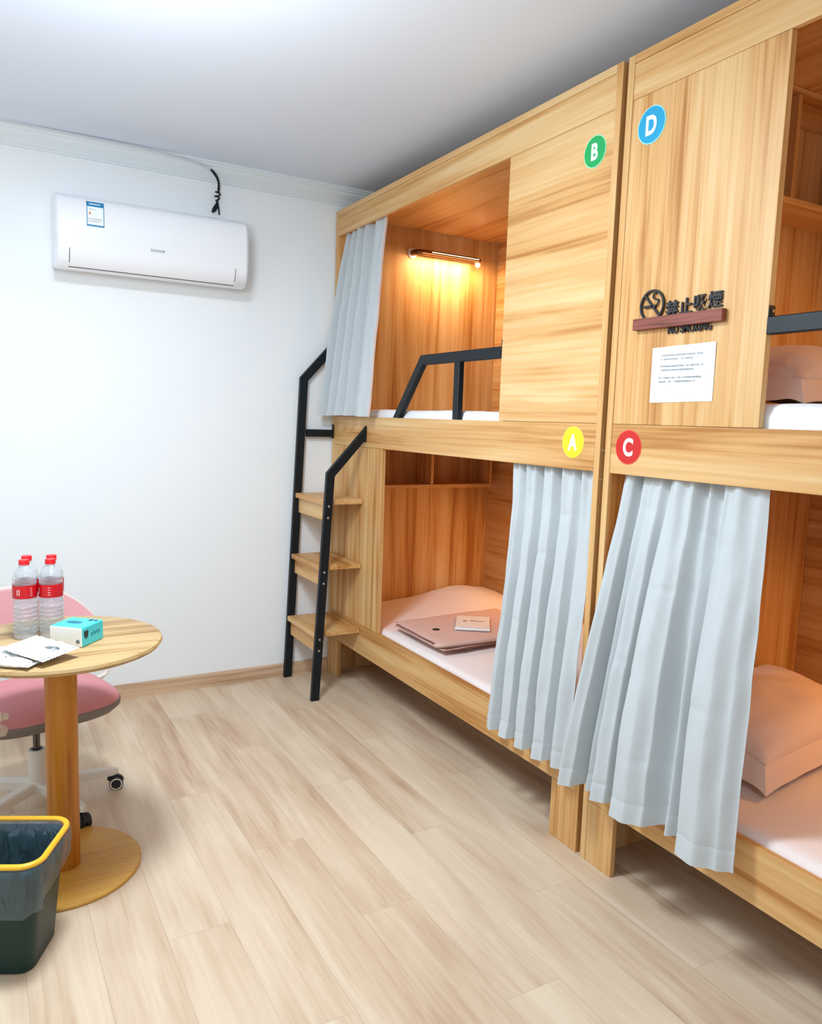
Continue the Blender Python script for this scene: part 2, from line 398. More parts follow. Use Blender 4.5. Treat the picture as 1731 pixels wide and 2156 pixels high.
# ------------------------------------------------------------------ bunk beds
DEP = 1.08; TOP = 2.55; T = 0.025
def bunk(ya, yb, low_stile_at, panel_a, panel_b, panel_mat, cub_low, cub_up, guard, label):
    """ya = far end (larger y), yb = near end.  panel_a..panel_b: upper privacy panel span"""
    root = thing('bunk_bed', label, 'bunk bed', (0, yb, 0), 'pod bunk beds along the wall')
    R = root
    for y0, y1 in ((ya - T, ya), (yb, yb + T)):
        obj('end_panel', B(0, DEP, y0, y1, 0.0, TOP), wood_z, R)
    i0, i1 = yb + T + .0008, ya - T - .0008
    obj('top_board', B(0, DEP - .0, i0, i1, TOP - T, TOP), wood_y, R)
    obj('back_board', B(DEP - .02, DEP, i0, i1, 0.20, TOP - T - .001), wood_y, R)
    obj('fascia', B(0.0015, 0.02, i0, i1, 2.42, TOP - T - .001), wood_y, R)
    obj('bunk_rail', B(0.001, 0.021, i0, i1, 1.304, 1.4575), wood_y, R)
    obj('privacy_panel', B(0.0015, 0.0225, panel_b, panel_a, 1.4585, 2.419), panel_mat, R)
    obj('bed_rail', B(0.001, 0.021, i0, i1, 0.2105, 0.372), wood_y, R)
    if low_stile_at == 'far': s0, s1 = -0.62, i1
    else: s0, s1 = i0, yb + 0.61
    obj('stile_panel', B(0.0015, 0.021, s0, s1, 0.373, 1.303), wood_z, R)
    for y0, y1 in ((i1 - .115, i1), (i0, i0 + .115)):
        obj('leg', B(0.001, 0.021, y0, y1, 0, 0.2095), wood_z, R)
    obj('bunk_deck', B(0.022, DEP - .021, i0, i1, 0.262, 0.285), wood_y, R)
    obj('bunk_deck', B(0.022, DEP - .021, i0, i1, 1.318, 1.338), wood_y, R)
    def cubby(zlo, zhi):
        yw = i1; yf = i1 - 0.175
        sh = obj('cubby_shelf', B(0.024, 0.965, yf, yw, zlo, zlo + .02), wood_x, R)
        for x in (0.535, 0.945):
            obj('divider', B(x, x + .018, yf + .002, yw, zlo + .0205, zhi), wood_z, sh)
        return sh
    if cub_low: cubby(1.066, 1.316)
    if cub_up:
        sh = cubby(2.172, 2.505)
        obj('cap_board', B(0.024, 0.965, yw_(i1) - .175, yw_(i1), 2.506, 2.524), wood_x, sh)
    # guard rail (black steel)
    bm = bmesh.new()
    g0, gb, gl, gp, d = guard   # panel edge, bend, foot, post, inset x
    def bar(path, wid, dep):
        rg = sweep(bm, path, rect(wid, dep), up=(1, 0, 0))
        trim(bm, rg[-1 if path[-1][2] < path[0][2] else 0], 2, 1.4582, Vector(path[-1]) - Vector(path[-2]))
    bar([(d, g0, 1.716), (d, gb, 1.716), (d, gl, 1.4585)], 0.044, 0.026)
    bar([(d, gp, 1.4585), (d, gp, 1.697)], 0.040, 0.026)
    gr = obj('guard_rail', bm, M['black'], R)
    s = 1 if g0 > gb else -1
    bm = bmesh.new()
    ye = g0
    box(bm, d - .011, d + .011, ye - .006 if s < 0 else ye - .004, ye + .004 if s < 0 else ye, 1.739, 1.766, bev=.004)
    lathe(bm, [(.0045, -.0025), (.0045, .0025)], 10, (d, ye - .004, 1.752), axis='y', mi=1)
    obj('bracket', bm, [M['black'], M['screw']], gr)
    return root
def yw_(v): return v
Y1F, Y1N = -0.010, -2.125
Y2F, Y2N = -2.147, -4.262
bed1 = bunk(Y1F, Y1N, 'far', -1.568, Y1N + T + .0008, wood_y, True, False, (-1.567, -0.972, -0.748, -1.262, 0.012),
            'pale wood pod bunk against the back wall, with the B and A letter discs')
bed2 = bunk(Y2F, Y2N, 'near', Y2F - T - .0008, -2.690, wood_z, False, True, (-2.691, -3.29, -3.51, -3.00, 0.012),
            'pale wood pod bunk nearer the camera, with the D and C letter discs')
# small hinge-like bolt heads in the gap between the two bunks
bm = bmesh.new()
for z in (1.372, 1.278):
    bm = bmesh.new(); lathe(bm, [(.005, 0), (.005, .008), (.003, .010)], 10, (0.012, Y1N - .0105, z), axis='y')
    obj('connecting_bolt', bm, M['screw'], bed1)

# ------------------------------------------------------------------ ladder
lad = thing('bunk_ladder', 'black steel ladder with three wooden treads fixed to the far bunk', 'ladder', (-0.13, -0.22, 0))
def rail(path, y):
    bm = bmesh.new()
    p = [Vector((x, y, z)) for x, z in path]
    rg = sweep(bm, p, rect(0.044, 0.024), up=(0, 1, 0))
    trim(bm, rg[0], 2, 0.0, p[1] - p[0]); trim(bm, rg[-1], 0, -0.0008, p[2] - p[1])
    return bm
yn, yf = -0.432, -0.0275
rn = obj('rail', rail([(-0.254, 0), (-0.192, 1.165), (-0.002, 1.375)], yn), M['black'], lad)
box_ = B(-0.004, -0.0005, yn - .012, yn + .012, 1.33, 1.412, bev=.001); obj('fixing_plate', box_, M['black'], rn)
rf = obj('rail', rail([(-0.250, 0), (-0.180, 1.650), (-0.004, 1.842)], yf), M['black'], lad)
obj('cross_bar', B(-0.160, -0.001, yf - .012, yf + .012, 1.342, 1.382, bev=.002), M['black'], rf)
obj('fixing_plate', B(-0.004, -0.0005, yf - .012, yf + .012, 1.335, 1.412, bev=.001), M['black'], rf)
def rx(z): return -0.254 + (0.062) * z / 1.165
for zt in (1.036, 0.700, 0.352):
    xo = rx(zt) - .022 + .012
    t = obj('tread', B(xo - .014, -0.001, yn + .013, yf - .013, zt - .026, zt, bev=.002), wood_y, lad)
    obj('apron', B(xo + .006, xo + .024, yn + .013, yf - .013, zt - .108, zt - .0265, bev=.001), wood_y, t)
    for dz in (-.030, -.088):
        bm = bmesh.new(); lathe(bm, [(.0065, -.0125), (.0062, -.0145), (.003, -.0158)], 12, (rx(zt + dz), yn, zt + dz), axis='y')
        obj('screw', bm, M['screw'], rn)

# ------------------------------------------------------------------ mattresses
def mattress(name, x0, x1, y0, y1, z0, zf, zb, mat, label, bulge=0.0, seed=0, rad=0.035):
    bm = bmesh.new(); nu, nv = 46, 90
    def f(u, v):
        x = x0 + (x1 - x0) * u; y = y0 + (y1 - y0) * v
        # distance to the edges for the rounding
        dx = min(x - x0, x1 - x); dy = min(y - y0, y1 - y); d = min(dx, dy)
        z = zf + (zb - zf) * sstep(0.0, 1.0, u) + bulge * math.exp(-((x - 0.80) / .2) ** 2 - ((y - y1 + .12) / .25) ** 2)
        z += 0.006 * noise.noise(Vector((x * 5, y * 4, seed))) + 0.0025 * noise.noise(Vector((x * 16, y * 12, seed + 3)))
        if d < rad: z -= rad - math.sqrt(max(0, rad * rad - (rad - d) ** 2))
        return (x, y, z)
    # non-uniform sampling: denser at the edges
    def w(t): return 0.5 - 0.5 * math.cos(PI * t)
    V = grid(bm, nu, nv, lambda u, v: f(0.55 * w(u) + .45 * u, 0.8 * w(v) + .2 * v))
    # skirt
    ring = [V[i][0] for i in range(nu + 1)] + [V[nu][j] for j in range(1, nv + 1)] + [V[i][nv] for i in range(nu - 1, -1, -1)] + [V[0][j] for j in range(nv - 1, 0, -1)]
    low = [bm.verts.new((v.co.x, v.co.y, z0)) for v in ring]
    n = len(ring)
    for k in range(n): bm.faces.new((ring[k], ring[(k + 1) % n], low[(k + 1) % n], low[k]))
    bm.faces.new(low)
    return based(name, bm, mat, ((x0 + x1) / 2, (y0 + y1) / 2, z0), label, 'mattress', 'bunk mattresses', smooth=True)
mattress('mattress', 0.024, 1.055, -2.095, -0.040, 0.2855, 0.386, 0.408, M['sheet'], 'pink sheeted mattress carrying the folded bedding in the lower far bunk', 0.045, 1)
mattress('mattress', 0.026, 1.055, -2.095, -0.040, 1.3385, 1.496, 1.500, M['white_sheet'], 'white mattress behind the black guard rail in the upper far bunk', 0, 2)
mattress('mattress', 0.024, 1.055, -4.235, -2.180, 0.2855, 0.386, 0.410, M['sheet'], 'pink sheeted mattress under the big pillow in the lower near bunk', 0.0, 3)
mattress('mattress', 0.026, 1.055, -4.235, -2.180, 1.3385, 1.522, 1.526, M['white_sheet'], 'white mattress under the pillow in the upper near bunk', 0, 4)

# ------------------------------------------------------------------ pillows
def pillow(name, W, Hh, Tk, mat, loc, rot, label, seed):
    root = thing(name, label, 'pillow', loc, 'bunk pillows')
    root.rotation_euler = rot
    bm = bmesh.new(); nu, nv = 56, 44
    def side(sgn):
        def f(u, v):
            a = 2 * u - 1; b = 2 * v - 1
            k = max(0, (1 - abs(a) ** 2.6)) ** 0.55 * max(0, (1 - abs(b) ** 2.6)) ** 0.55
            pin = 1 - 0.045 * (1 - b * b) * abs(a) ** 3
            pin2 = 1 - 0.05 * (1 - a * a) * abs(b) ** 3
            x = a * W / 2 * pin; y = b * Hh / 2 * pin2
            edge = (abs(a) ** 6 + abs(b) ** 6)
            wr = 0.010 * noise.noise(Vector((a * 3, b * 2.2, seed))) + 0.007 * min(1, edge) * noise.noise(Vector((a * 9, b * 9, seed + 5)))
            z = Tk / 2 + sgn * (Tk / 2 * k + wr * k ** 0.4)
            return (x, y, z)
        return f
    grid(bm, nu, nv, side(1)); grid(bm, nu, nv, side(-1))
    bmesh.ops.remove_doubles(bm, verts=bm.verts, dist=0.0005)
    obj('pillow_body', bm, mat, root, smooth=True, local=True, autosmooth=80)
    # flat flange all round
    bm = bmesh.new(); n = 160
    def per(t, grow):
        # rectangle perimeter
        t = (t % 1.0) * 4; s = int(t); q = t - s
        a, b = [(-1 + 2 * q, -1), (1, -1 + 2 * q), (1 - 2 * q, 1), (-1, 1 - 2 * q)][s]
        pin = 1 - 0.045 * (1 - b * b) * abs(a) ** 3; pin2 = 1 - 0.05 * (1 - a * a) * abs(b) ** 3
        zz = Tk / 2 - (grow > 0) * (0.030 + 0.032 * max(0, grow - .015) / .027 + 0.016 * noise.noise(Vector((a * 3.1, b * 3.1, seed))))
        return (a * (W / 2 + grow) * pin, b * (Hh / 2 + grow) * pin2, zz)
    for lo, hi in ((0.0, 0.004), (0.004, 0.0)):
        pass
    V = []
    for k in range(n):
        V.append([bm.verts.new(Vector(per(k / n, g)) + Vector((0, 0, dz))) for g, dz in ((-0.012, .0025), (0.02, .002), (0.042, .0015), (0.042, -.0015), (0.02, -.002), (-0.012, -.0025))])
    for k in range(n):
        a, b = V[k], V[(k + 1) % n]
        for j in range(6): bm.faces.new((a[j], a[(j + 1) % 6], b[(j + 1) % 6], b[j]))
    obj('pillow_flange', bm, mat, root, smooth=True, local=True)
    return root
pillow('pillow', 0.62, 0.40, 0.165, M['pillow'], (0.545, -2.408, 0.446), (math.radians(9), math.radians(-3), math.radians(3)),
       'plump pinkish pillow in the lower bunk beside the grey curtain', 3.0)
pillow('pillow', 0.62, 0.40, 0.172, M['pillow'], (0.47, -2.470, 1.540), (math.radians(5), math.radians(-2), math.radians(2)),
       'pale pink pillow on the upper bunk behind the guard rail', 8.0)

# ------------------------------------------------------------------ folded bedding + packet
fb = thing('folded_bedding', 'folded dusty pink bedding lying on the lower far mattress', 'bedding', (0.40, -0.88, 0.40))
bm = bmesh.new()
def fold_layer(bm, z, th, sx, sy, seed, droop=0.0):
    nu, nv = 26, 22
    def f(s):
        def g(u, v):
            a = 2 * u - 1; b = 2 * v - 1
            x = 0.40 + a * sx * (1 - .02 * b * b); y = -0.88 + b * sy * (1 - .02 * a * a) + 0.02 * a
            edge = max(abs(a), abs(b)) ** 40
            zz = z + s * th / 2 * (1 - edge) + 0.004 * noise.noise(Vector((x * 7, y * 7, seed)))
            return (x, y, zz)
        return g
    grid(bm, nu, nv, f(1)); grid(bm, nu, nv, f(-1))
for i, (dz, sx, sy) in enumerate(((0.0, .322, .232), (.0095, .334, .238), (.019, .328, .233), (.0285, .334, .236))):
    fold_layer(bm, 0.410 + dz, 0.0090, sx, sy, i)
bmesh.ops.remove_doubles(bm, verts=bm.verts, dist=0.0004)
obj('folded_cover', bm, M['folded'], fb, smooth=True, autosmooth=70)
bm = bmesh.new()   # folded-over corner, a rolled hem
sweep(bm, smooth_path([(0.068, -1.07, .428), (0.078, -1.105, .437), (0.10, -1.117, .440), (0.28, -1.118, .438), (0.50, -1.117, .436)], 6), circ(.010, 10))
obj('rolled_hem', bm, M['folded'], fb, smooth=True)
bm = bmesh.new(); lathe(bm, [(.001, .0), (.019, .0), (.015, .0018), (.001, .002)], 20, (0.185, -0.885, 0.4440))
obj('dark_mark', bm, M['ink'], fb)
pk = thing('linen_card', 'cream paper packet with small dark print on the folded pink bedding', 'packet', (0.400, -0.885, 0.4468))
pk.rotation_euler = (0, 0, math.radians(55))
bm = bmesh.new(); box(bm, -0.125, 0.125, -0.085, 0.085, 0.001, 0.010, bev=.004)
obj('packet_body', bm, M['packet'], pk, local=True)
bm = bmesh.new(); box(bm, -0.126, -0.09, -0.086, 0.086, 0.0, 0.0118, bev=.005)
obj('folded_band', bm, M['white'], pk, local=True)
bm = bmesh.new()
rr = random.Random(4)
for k in range(6): box(bm, 0.01 + .006 * (k % 3), 0.016 + .006 * (k % 3), 0.03 + .007 * (k // 2), 0.036 + .007 * (k // 2), .0100, .0106, bev=0)
for k in range(9): box(bm, 0.018, 0.018 + .008 + .008 * rr.random(), -0.055 + .008 * k, -0.050 + .008 * k, .0100, .0106, bev=0)
obj('printed_text', bm, M['ink'], pk, local=True)

# ------------------------------------------------------------------ curtains
def knots(K, u):
    for (a, x), (b, y) in zip(K, K[1:]):
        if u <= b:
            t = (u - a) / (b - a); t = t * t * (3 - 2 * t); return x + (y - x) * t
    return K[-1][1]
def curtain(label, ytL, ytR, ybL, ybR, xt, xbL, xbR, zt, zb, K, seed, head, prof, hem=True, jit=0.004, pleats=9, ytuck=0.28):
    """K: fold relief at the hem (u, metres towards the room); head: share of that relief at the top"""
    rnd = random.Random(seed); ph = [rnd.random() * 6.28 for _ in range(8)]
    nu, nv = 260, 90
    def pos(u, v):
        e = prof(v)
        y = (ytL + (ytR - ytL) * u) * (1 - v) + (ybL + (ybR - ybL) * u) * v
        uu = u + 0.018 * math.sin(v * 4 + ph[0]) * math.sin(PI * u)
        o = knots(K, uu); do = (knots(K, min(1, uu + .012)) - knots(K, max(0, uu - .012))) / .024
        a = 1.5 * (head + (1 - head) * sstep(0.0, 0.75, v))
        x = xt + (xbL + (xbR - xbL) * u - xt) * e - a * o
        y -= 0.004 * a * math.tanh(do * 0.9) * (1 - 0.9 * abs(2 * u - 1) ** 8)
        hp = 1 - sstep(0.0, 0.30, v)
        x += 0.007 * math.sin(2 * PI * (u * pleats) + 1.2 * math.sin(u * 9 + ph[4])) * hp
        x += 0.010 * noise.noise(Vector((u * 7, v * 3.2, seed))) * v + 0.004 * noise.noise(Vector((u * 16, v * 9, seed + 4)))
        for vc, uc in ((0.12, .25), (0.17, .7), (0.33, .5), (0.58, .3), (0.60, .8), (0.82, .55)):
            d = v - vc - 0.008 * math.sin(u * 17 + ph[5]) - .05 * (u - uc)
            x += 0.0034 * math.exp(-(d / 0.007) ** 2) * math.exp(-((u - uc) / .12) ** 2)
        z = zt + (zb - zt) * v - v * (jit * math.sin(2 * PI * u * 1.1 + ph[6]) + 0.10 * o)
        if hem:
            vh = 1 - 0.055 / (zt - zb)
            x += 0.0022 * math.exp(-((v - vh) / 0.004) ** 2)
        return Vector((x, y, z))
    xb = xbL
    root_base = pos(0.5, 1.0)
    root = thing('curtain', label, 'curtain', (xb, (ybL + ybR) / 2, zb), 'grey bunk curtains')
    th = 0.0016
    bm = bmesh.new()
    P = [[pos(i / nu, j / nv) for j in range(nv + 1)] for i in range(nu + 1)]
    jh = int(nv * (1 - 0.055 / abs(zt - zb)))
    def sheet_(j0, j1, extra):
        b = bmesh.new(); F, K = [], []
        for i in range(nu + 1):
            fr, bk = [], []
            for j in range(j0, j1 + 1):
                p = P[i][j]
                du = P[min(i + 1, nu)][j] - P[max(i - 1, 0)][j]; dv = P[i][min(j + 1, nv)] - P[i][max(j - 1, 0)]
                n = du.cross(dv).normalized()
                fr.append(b.verts.new(p + n * (th / 2 + extra))); bk.append(b.verts.new(p - n * (th / 2 + extra)))
            F.append(fr); K.append(bk)
        m = j1 - j0
        for i in range(nu):
            for j in range(m):
                b.faces.new((F[i][j], F[i + 1][j], F[i + 1][j + 1], F[i][j + 1]))
                b.faces.new((K[i][j], K[i][j + 1], K[i + 1][j + 1], K[i + 1][j]))
            b.faces.new((F[i][0], K[i][0], K[i + 1][0], F[i + 1][0])); b.faces.new((F[i][m], F[i + 1][m], K[i + 1][m], K[i][m]))
        for j in range(m):
            b.faces.new((F[0][j], F[0][j + 1], K[0][j + 1], K[0][j])); b.faces.new((F[nu][j], K[nu][j], K[nu][j + 1], F[nu][j + 1]))
        return b
    obj('drape', sheet_(0, jh, 0), M['curtain'], root, smooth=True, autosmooth=60)
    obj('hem_band', sheet_(jh, nv, 0.0007), M['curtain'], root, smooth=True, autosmooth=60)
    # selvedge strip at the leading edge
    return root, P, nu, nv
KU = [(0, .0), (.07, .030), (.15, -.034), (.25, .032), (.34, -.036), (.44, .032), (.53, -.034), (.61, .028), (.67, -.022), (.74, .012), (.84, .020), (1, .012)]
r_, P_, nu_, nv_ = curtain('grey curtain drawn to the far end of the upper bunk', -0.066, -0.535, -0.050, -0.592, 0.046, -0.070, -0.050, 2.428, 1.462, KU, 11, 0.65,
        lambda v: 0.10 * sstep(0, .2, v) + 0.90 * v ** 1.1, hem=False, jit=.002, pleats=6)
bm = bmesh.new()   # pale lining edge
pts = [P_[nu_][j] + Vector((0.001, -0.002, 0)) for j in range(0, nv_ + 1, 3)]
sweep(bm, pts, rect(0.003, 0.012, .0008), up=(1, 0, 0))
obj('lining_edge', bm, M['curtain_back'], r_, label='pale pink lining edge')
KA = [(0, .022), (.07, .030), (.14, -.010), (.21, .030), (.29, .026), (.35, -.022), (.43, .032), (.51, .024), (.57, -.026), (.66, .034), (.75, .022), (.80, -.012), (.88, .026), (1, .016)]
curtain('grey curtain hanging over the A bunk opening beside the post', -1.645, -2.085, -1.690, -2.112, 0.042, -0.045, -0.040, 1.325, 0.300, KA, 23, 0.38,
        lambda v: v ** 1.7)
KC = [(0, .018), (.035, .034), (.085, .022), (.12, -.034), (.155, .008), (.20, -.004), (.235, .030), (.30, .020), (.345, -.022), (.39, .044), (.47, .046), (.545, .028), (.60, -.022), (.65, .006), (.71, -.020), (.765, .042), (.86, .046), (.94, .026), (1, .006)]
curtain('wide grey curtain half covering the C bunk opening', -2.212, -2.716, -2.150, -2.770, 0.044, -0.092, -0.048, 1.325, 0.305, KC, 31, 0.34,
        lambda v: 0.85 * v + 0.15 * v * v)

# ------------------------------------------------------------------ letter discs
def disc(ch, y, z, r, col, rim, label):
    root = thing('letter_disc', label, 'sign', (0.0, y, z), 'bunk letter discs')
    bm = bmesh.new(); lathe(bm, [(r, 0.0), (r, 0.0012), (r - .0004, 0.0016)], 56, (0, 0, 0))
    obj('rim', put(bm, FRONT, (0.0013, y, z)), rim, root)
    bm = bmesh.new(); lathe(bm, [(r - .003, 0.0), (r - .003, 0.0022)], 56, (0, 0, 0))
    obj('disc_face', put(bm, FRONT, (0.0013, y, z)), col, root)
    bm = text_bm(ch, r * 1.28, 0.0005, 0.0024); bmesh.ops.scale(bm, vec=(.86, 1.08, 1), verts=bm.verts)
    bmesh.ops.translate(bm, verts=bm.verts, vec=(0, 0, 0.0024))
    obj('letter', put(bm, FRONT, (0.0013, y, z)), M['letter'], root)
disc('B', -2.020, 2.316, 0.050, M['green'], M['lgreen'], 'round green sign with a white letter B')
disc('D', -2.2545, 2.327, 0.053, M['cyan'], M['lcyan'], 'round blue sign with a white letter D')
disc('A', -1.995, 1.394, 0.053, M['yellow'], M['lyellow'], 'round yellow sign with a white letter A')
disc('C', -2.2465, 1.389, 0.053, M['red'], M['lred'], 'round red sign with a white letter C')

# ------------------------------------------------------------------ no smoking sign
ns = thing('no_smoking_sign', 'black no smoking lettering behind a reddish wooden bar on the D panel', 'sign', (0.0, -2.407, 1.755))
obj('wooden_bar', B(-0.017, 0.0012, -2.566, -2.248, 1.738, 1.771, bev=.0015), bar_wood, ns)
bm = bmesh.new()
cy, cz, R0 = -2.308, 1.806, 0.046
pts = [(-0.004, cy - (R0 - .003) * math.cos(2 * PI * k / 48), cz + (R0 - .003) * math.sin(2 * PI * k / 48)) for k in range(48)]
sweep(bm, pts, rect(0.0065, 0.007, .001), up=(1, 0, 0), closed=True)
sweep(bm, [(-0.004, cy + .029, cz + .031), (-0.004, cy - .029, cz - .031)], rect(0.0065, 0.006, .001), up=(1, 0, 0))
sweep(bm, [(-0.004, cy + .030, cz - .002), (-0.004, cy - .014, cz - .002)], rect(0.0075, 0.006, .001), up=(1, 0, 0))
sweep(bm, smooth_path([(-0.004, cy - .014, cz - .002), (-0.004, cy - .022, cz + .006), (-0.004, cy - .022, cz + .015), (-0.004, cy - .010, cz + .018), (-0.004, cy - .002, cz + .024), (-0.004, cy - .006, cz + .034), (-0.004, cy - .014, cz + .036)], 5), rect(0.0042, 0.005, .001), up=(1, 0, 0))
obj('no_smoking_symbol', bm, M['ink'], ns)
for ch, y in (('禁', -2.383), ('止', -2.432), ('吸', -2.482), ('煙', -2.530)):
    bm = text_bm(ch, 0.047, 0.0025, 0.0009)
    zc = 1.790 + (y + 2.383) * -0.06
    obj('character', put(bm, FRONT, (-0.003, y, zc)), M['ink'], ns)
bm = text_bm('NO SMOKING', 0.028, 0.002, 0.0006)
xs = [v.co.x for v in bm.verts]; k = 0.150 / (max(xs) - min(xs))
bmesh.ops.scale(bm, vec=(k, 1.15, 1), verts=bm.verts)
obj('lettering', put(bm, FRONT, (-0.003, -2.449, 1.7310)), M['ink'], ns)

# ------------------------------------------------------------------ notice paper
nt_ = thing('notice_paper', 'white paper notice with grey typed lines stuck below the no smoking sign', 'paper', (0.0, -2.43, 1.524))
bm = bmesh.new()
q = [(-2.3195, 1.524), (-2.542, 1.528), (-2.542, 1.687), (-2.3180, 1.683)]
nu = 12
def fpap(off):
    def f(u, v):
        y = (q[0][0] * (1 - u) + q[1][0] * u) * (1 - v) + (q[3][0] * (1 - u) + q[2][0] * u) * v
        z = (q[0][1] * (1 - u) + q[1][1] * u) * (1 - v) + (q[3][1] * (1 - u) + q[2][1] * u) * v
        return (0.0005 - off - 0.0012 * (0.5 + 0.5 * math.sin(u * 5 + v * 3)) * (u * v), y, z)
    return f
grid(bm, nu, nu, fpap(0.0004)); grid(bm, nu, nu, fpap(0.0))
obj('sheet', bm, M['paper'], nt_)
bm = bmesh.new(); rr = random.Random(9)
for z, y0, y1, heavy in ((1.660, -2.353, -2.500, 0), (1.649, -2.353, -2.462, 0), (1.629, -2.353, -2.500, 1), (1.618, -2.350, -2.470, 1), (1.596, -2.350, -2.500, 1), (1.585, -2.349, -2.478, 1)):
    y = y0
    while y > y1:
        w = 0.0032 + 0.0022 * rr.random()
        if rr.random() < 0.93:
            hgt = .0016 + .0012 * rr.random()
            box(bm, -0.0020, -0.0016, y - w, y, z - hgt, z + hgt * .6, bev=0)
            if heavy and rr.random() < .5: box(bm, -0.0020, -0.0016, y - w * .4, y - w * .25, z - .0028, z + .0026, bev=0)
        y -= w + .0009
obj('typed_lines', bm, M['paleink'], nt_)

# ------------------------------------------------------------------ reading lamps
def reading_lamp(label, hidden=False):
    root = thing('reading_lamp', label, 'lamp', (0.445, -0.0358, 2.392), 'bunk reading lamps')
    bm = bmesh.new()
    lathe(bm, [(.030, 0), (.030, -.006), (.026, -.010)], 32, (0.462, -0.0360, 2.392), axis='y')
    mt = obj('mount_plate', bm, M['white'], root, smooth=True)
    bm = bmesh.new()
    path = smooth_path([(0.462, -0.044, 2.392), (0.466, -0.075, 2.392), (0.492, -0.094, 2.392), (0.54, -0.096, 2.392)], 6) + [Vector((0.86, -0.096, 2.392)), Vector((0.885, -0.096, 2.389))]
    sweep(bm, path, circ(.0165, 16))
    obj('lamp_arm', bm, M['bronze'], root, smooth=True)
    bm = bmesh.new(); box(bm, 0.55, 0.872, -0.1145, -0.1095, 2.3945, 2.3985, bev=.0015)
    obj('led_strip', bm, M['warmled'], root)
    bm = bmesh.new(); lathe(bm, [(.001, -.013), (.009, -.011), (.0135, -.004), (.0135, .004), (.009, .011), (.001, .013)], 16, (0.872, -0.098, 2.368), axis='x')
    obj('lamp_tip', bm, M['warmbulb'], root, smooth=True)
    return root
lamp = reading_lamp('bronze tube reading lamp glowing warm on the upper far bunk end wall')
WARM, AMBER = (1.0, 0.64, 0.36), (1.0, 0.47, 0.10)
def area(name, loc, rot, sx, sy, power, col, spread=None, shape='RECTANGLE'):
    l = bpy.data.lights.new(name, 'AREA'); l.shape = shape; l.size = sx; l.size_y = sy; l.energy = power; l.color = col
    if spread: l.spread = spread
    o = bpy.data.objects.new(name, l); COL.objects.link(o); o.location = loc; o.rotation_euler = rot; return o
area('reading_lamp_light', (0.69, -0.150, 2.372), (math.radians(24), 0, 0), 0.40, 0.04, 3.9, WARM)
# lamps of the other berths hang on the back boards, behind curtains or panels
def back_lamp(y, z, power):
    c = copy_tree(lamp)
    c.location = (1.0578, y, z); c.rotation_euler = (0, 0, math.radians(-90))
    area('reading_lamp_light', (0.995, y - .27, z - .024), (0, math.radians(24), math.radians(0)), 0.012, 0.30, power, AMBER)
    return c
LAMP_PW = 2.5
c1 = back_lamp(-0.42, 1.03, LAMP_PW); c1['label'] = 'bronze reading lamp on the back board of the A berth, behind the curtain'
c2 = back_lamp(-2.66, 1.05, 3.0); c2['label'] = 'bronze reading lamp on the back board of the C berth'
c3 = back_lamp(-2.66, 2.10, 3.0); c3['label'] = 'bronze reading lamp on the back board of the D berth'

# ------------------------------------------------------------------ air conditioner
ac = thing('air_conditioner', 'white wall mounted air conditioner with a blue edged label', 'air conditioner', (-0.97, 0.0, 2.07))
ax0, ax1 = -1.402, -0.545
prof = [(0.0, 2.112), (-0.03, 2.090), (-0.095, 2.070), (-0.135, 2.068), (-0.165, 2.078), (-0.187, 2.100), (-0.200, 2.135), (-0.206, 2.185), (-0.207, 2.240), (-0.205, 2.300), (-0.200, 2.340), (-0.192, 2.362), (-0.178, 2.376), (-0.155, 2.384), (-0.05, 2.392), (0.0, 2.392)]
def acsweep(bm, x0, x1, pr, rnd=0.012):
    steps = [(x0, .90), (x0 + .004, .96), (x0 + .012, 1.0), (x1 - .012, 1.0), (x1 - .004, .96), (x1, .90)]
    rings = []
    for x, s in steps:
        rings.append([bm.verts.new((x, y * (1 - (1 - s) * .6), 2.23 + (z - 2.23) * (1 - (1 - s) * .3))) for y, z in pr])
    for a, b in zip(rings, rings[1:]):
        for j in range(len(pr)):
            k = (j + 1) % len(pr); bm.faces.new((a[j], a[k], b[k], b[j]))
    bm.faces.new(rings[0][::-1]); bm.faces.new(rings[-1])
bm = bmesh.new(); acsweep(bm, ax0, ax1, prof)
obj('body', bm, M['acwhite'], ac, smooth=True, autosmooth=28)
# louvre flap, set slightly proud with a dark slot round it
fx0, fx1 = -1.349, -0.612
def acpt(y, z, d):  # push outwards
    return (y - d * .8, z - d * .35)
sl = [(-0.160, 2.0765), (-0.187, 2.100), (-0.200, 2.135), (-0.2020, 2.150)]
bm = bmesh.new()
for (xa, xb, sect) in ((fx0 - .003, fx0, sl), (fx1, fx1 + .003, sl), (fx0 - .003, fx1 + .003, [(-0.158, 2.0745), (-0.163, 2.0775)])):
    o_ = [bm.verts.new((xa, *acpt(y, z, .0012))) for y, z in sect]; p_ = [bm.verts.new((xb, *acpt(y, z, .0012))) for y, z in sect]
    o2 = [bm.verts.new((xa, *acpt(y, z, -.004))) for y, z in sect]; p2 = [bm.verts.new((xb, *acpt(y, z, -.004))) for y, z in sect]
    for j in range(len(sect) - 1):
        bm.faces.new((o_[j], o_[j + 1], p_[j + 1], p_[j])); bm.faces.new((o2[j], p2[j], p2[j + 1], o2[j + 1]))
        bm.faces.new((o_[j], o2[j], o2[j + 1], o_[j + 1])); bm.faces.new((p_[j], p_[j + 1], p2[j + 1], p2[j]))
    bm.faces.new((o_[0], p_[0], p2[0], o2[0])); bm.faces.new((o_[-1], o2[-1], p2[-1], p_[-1]))
obj('air_slot', bm, M['acdark'], ac)
bm = bmesh.new()
sect = [(-0.1625, 2.0778), (-0.187, 2.100), (-0.200, 2.135), (-0.2022, 2.1500)]
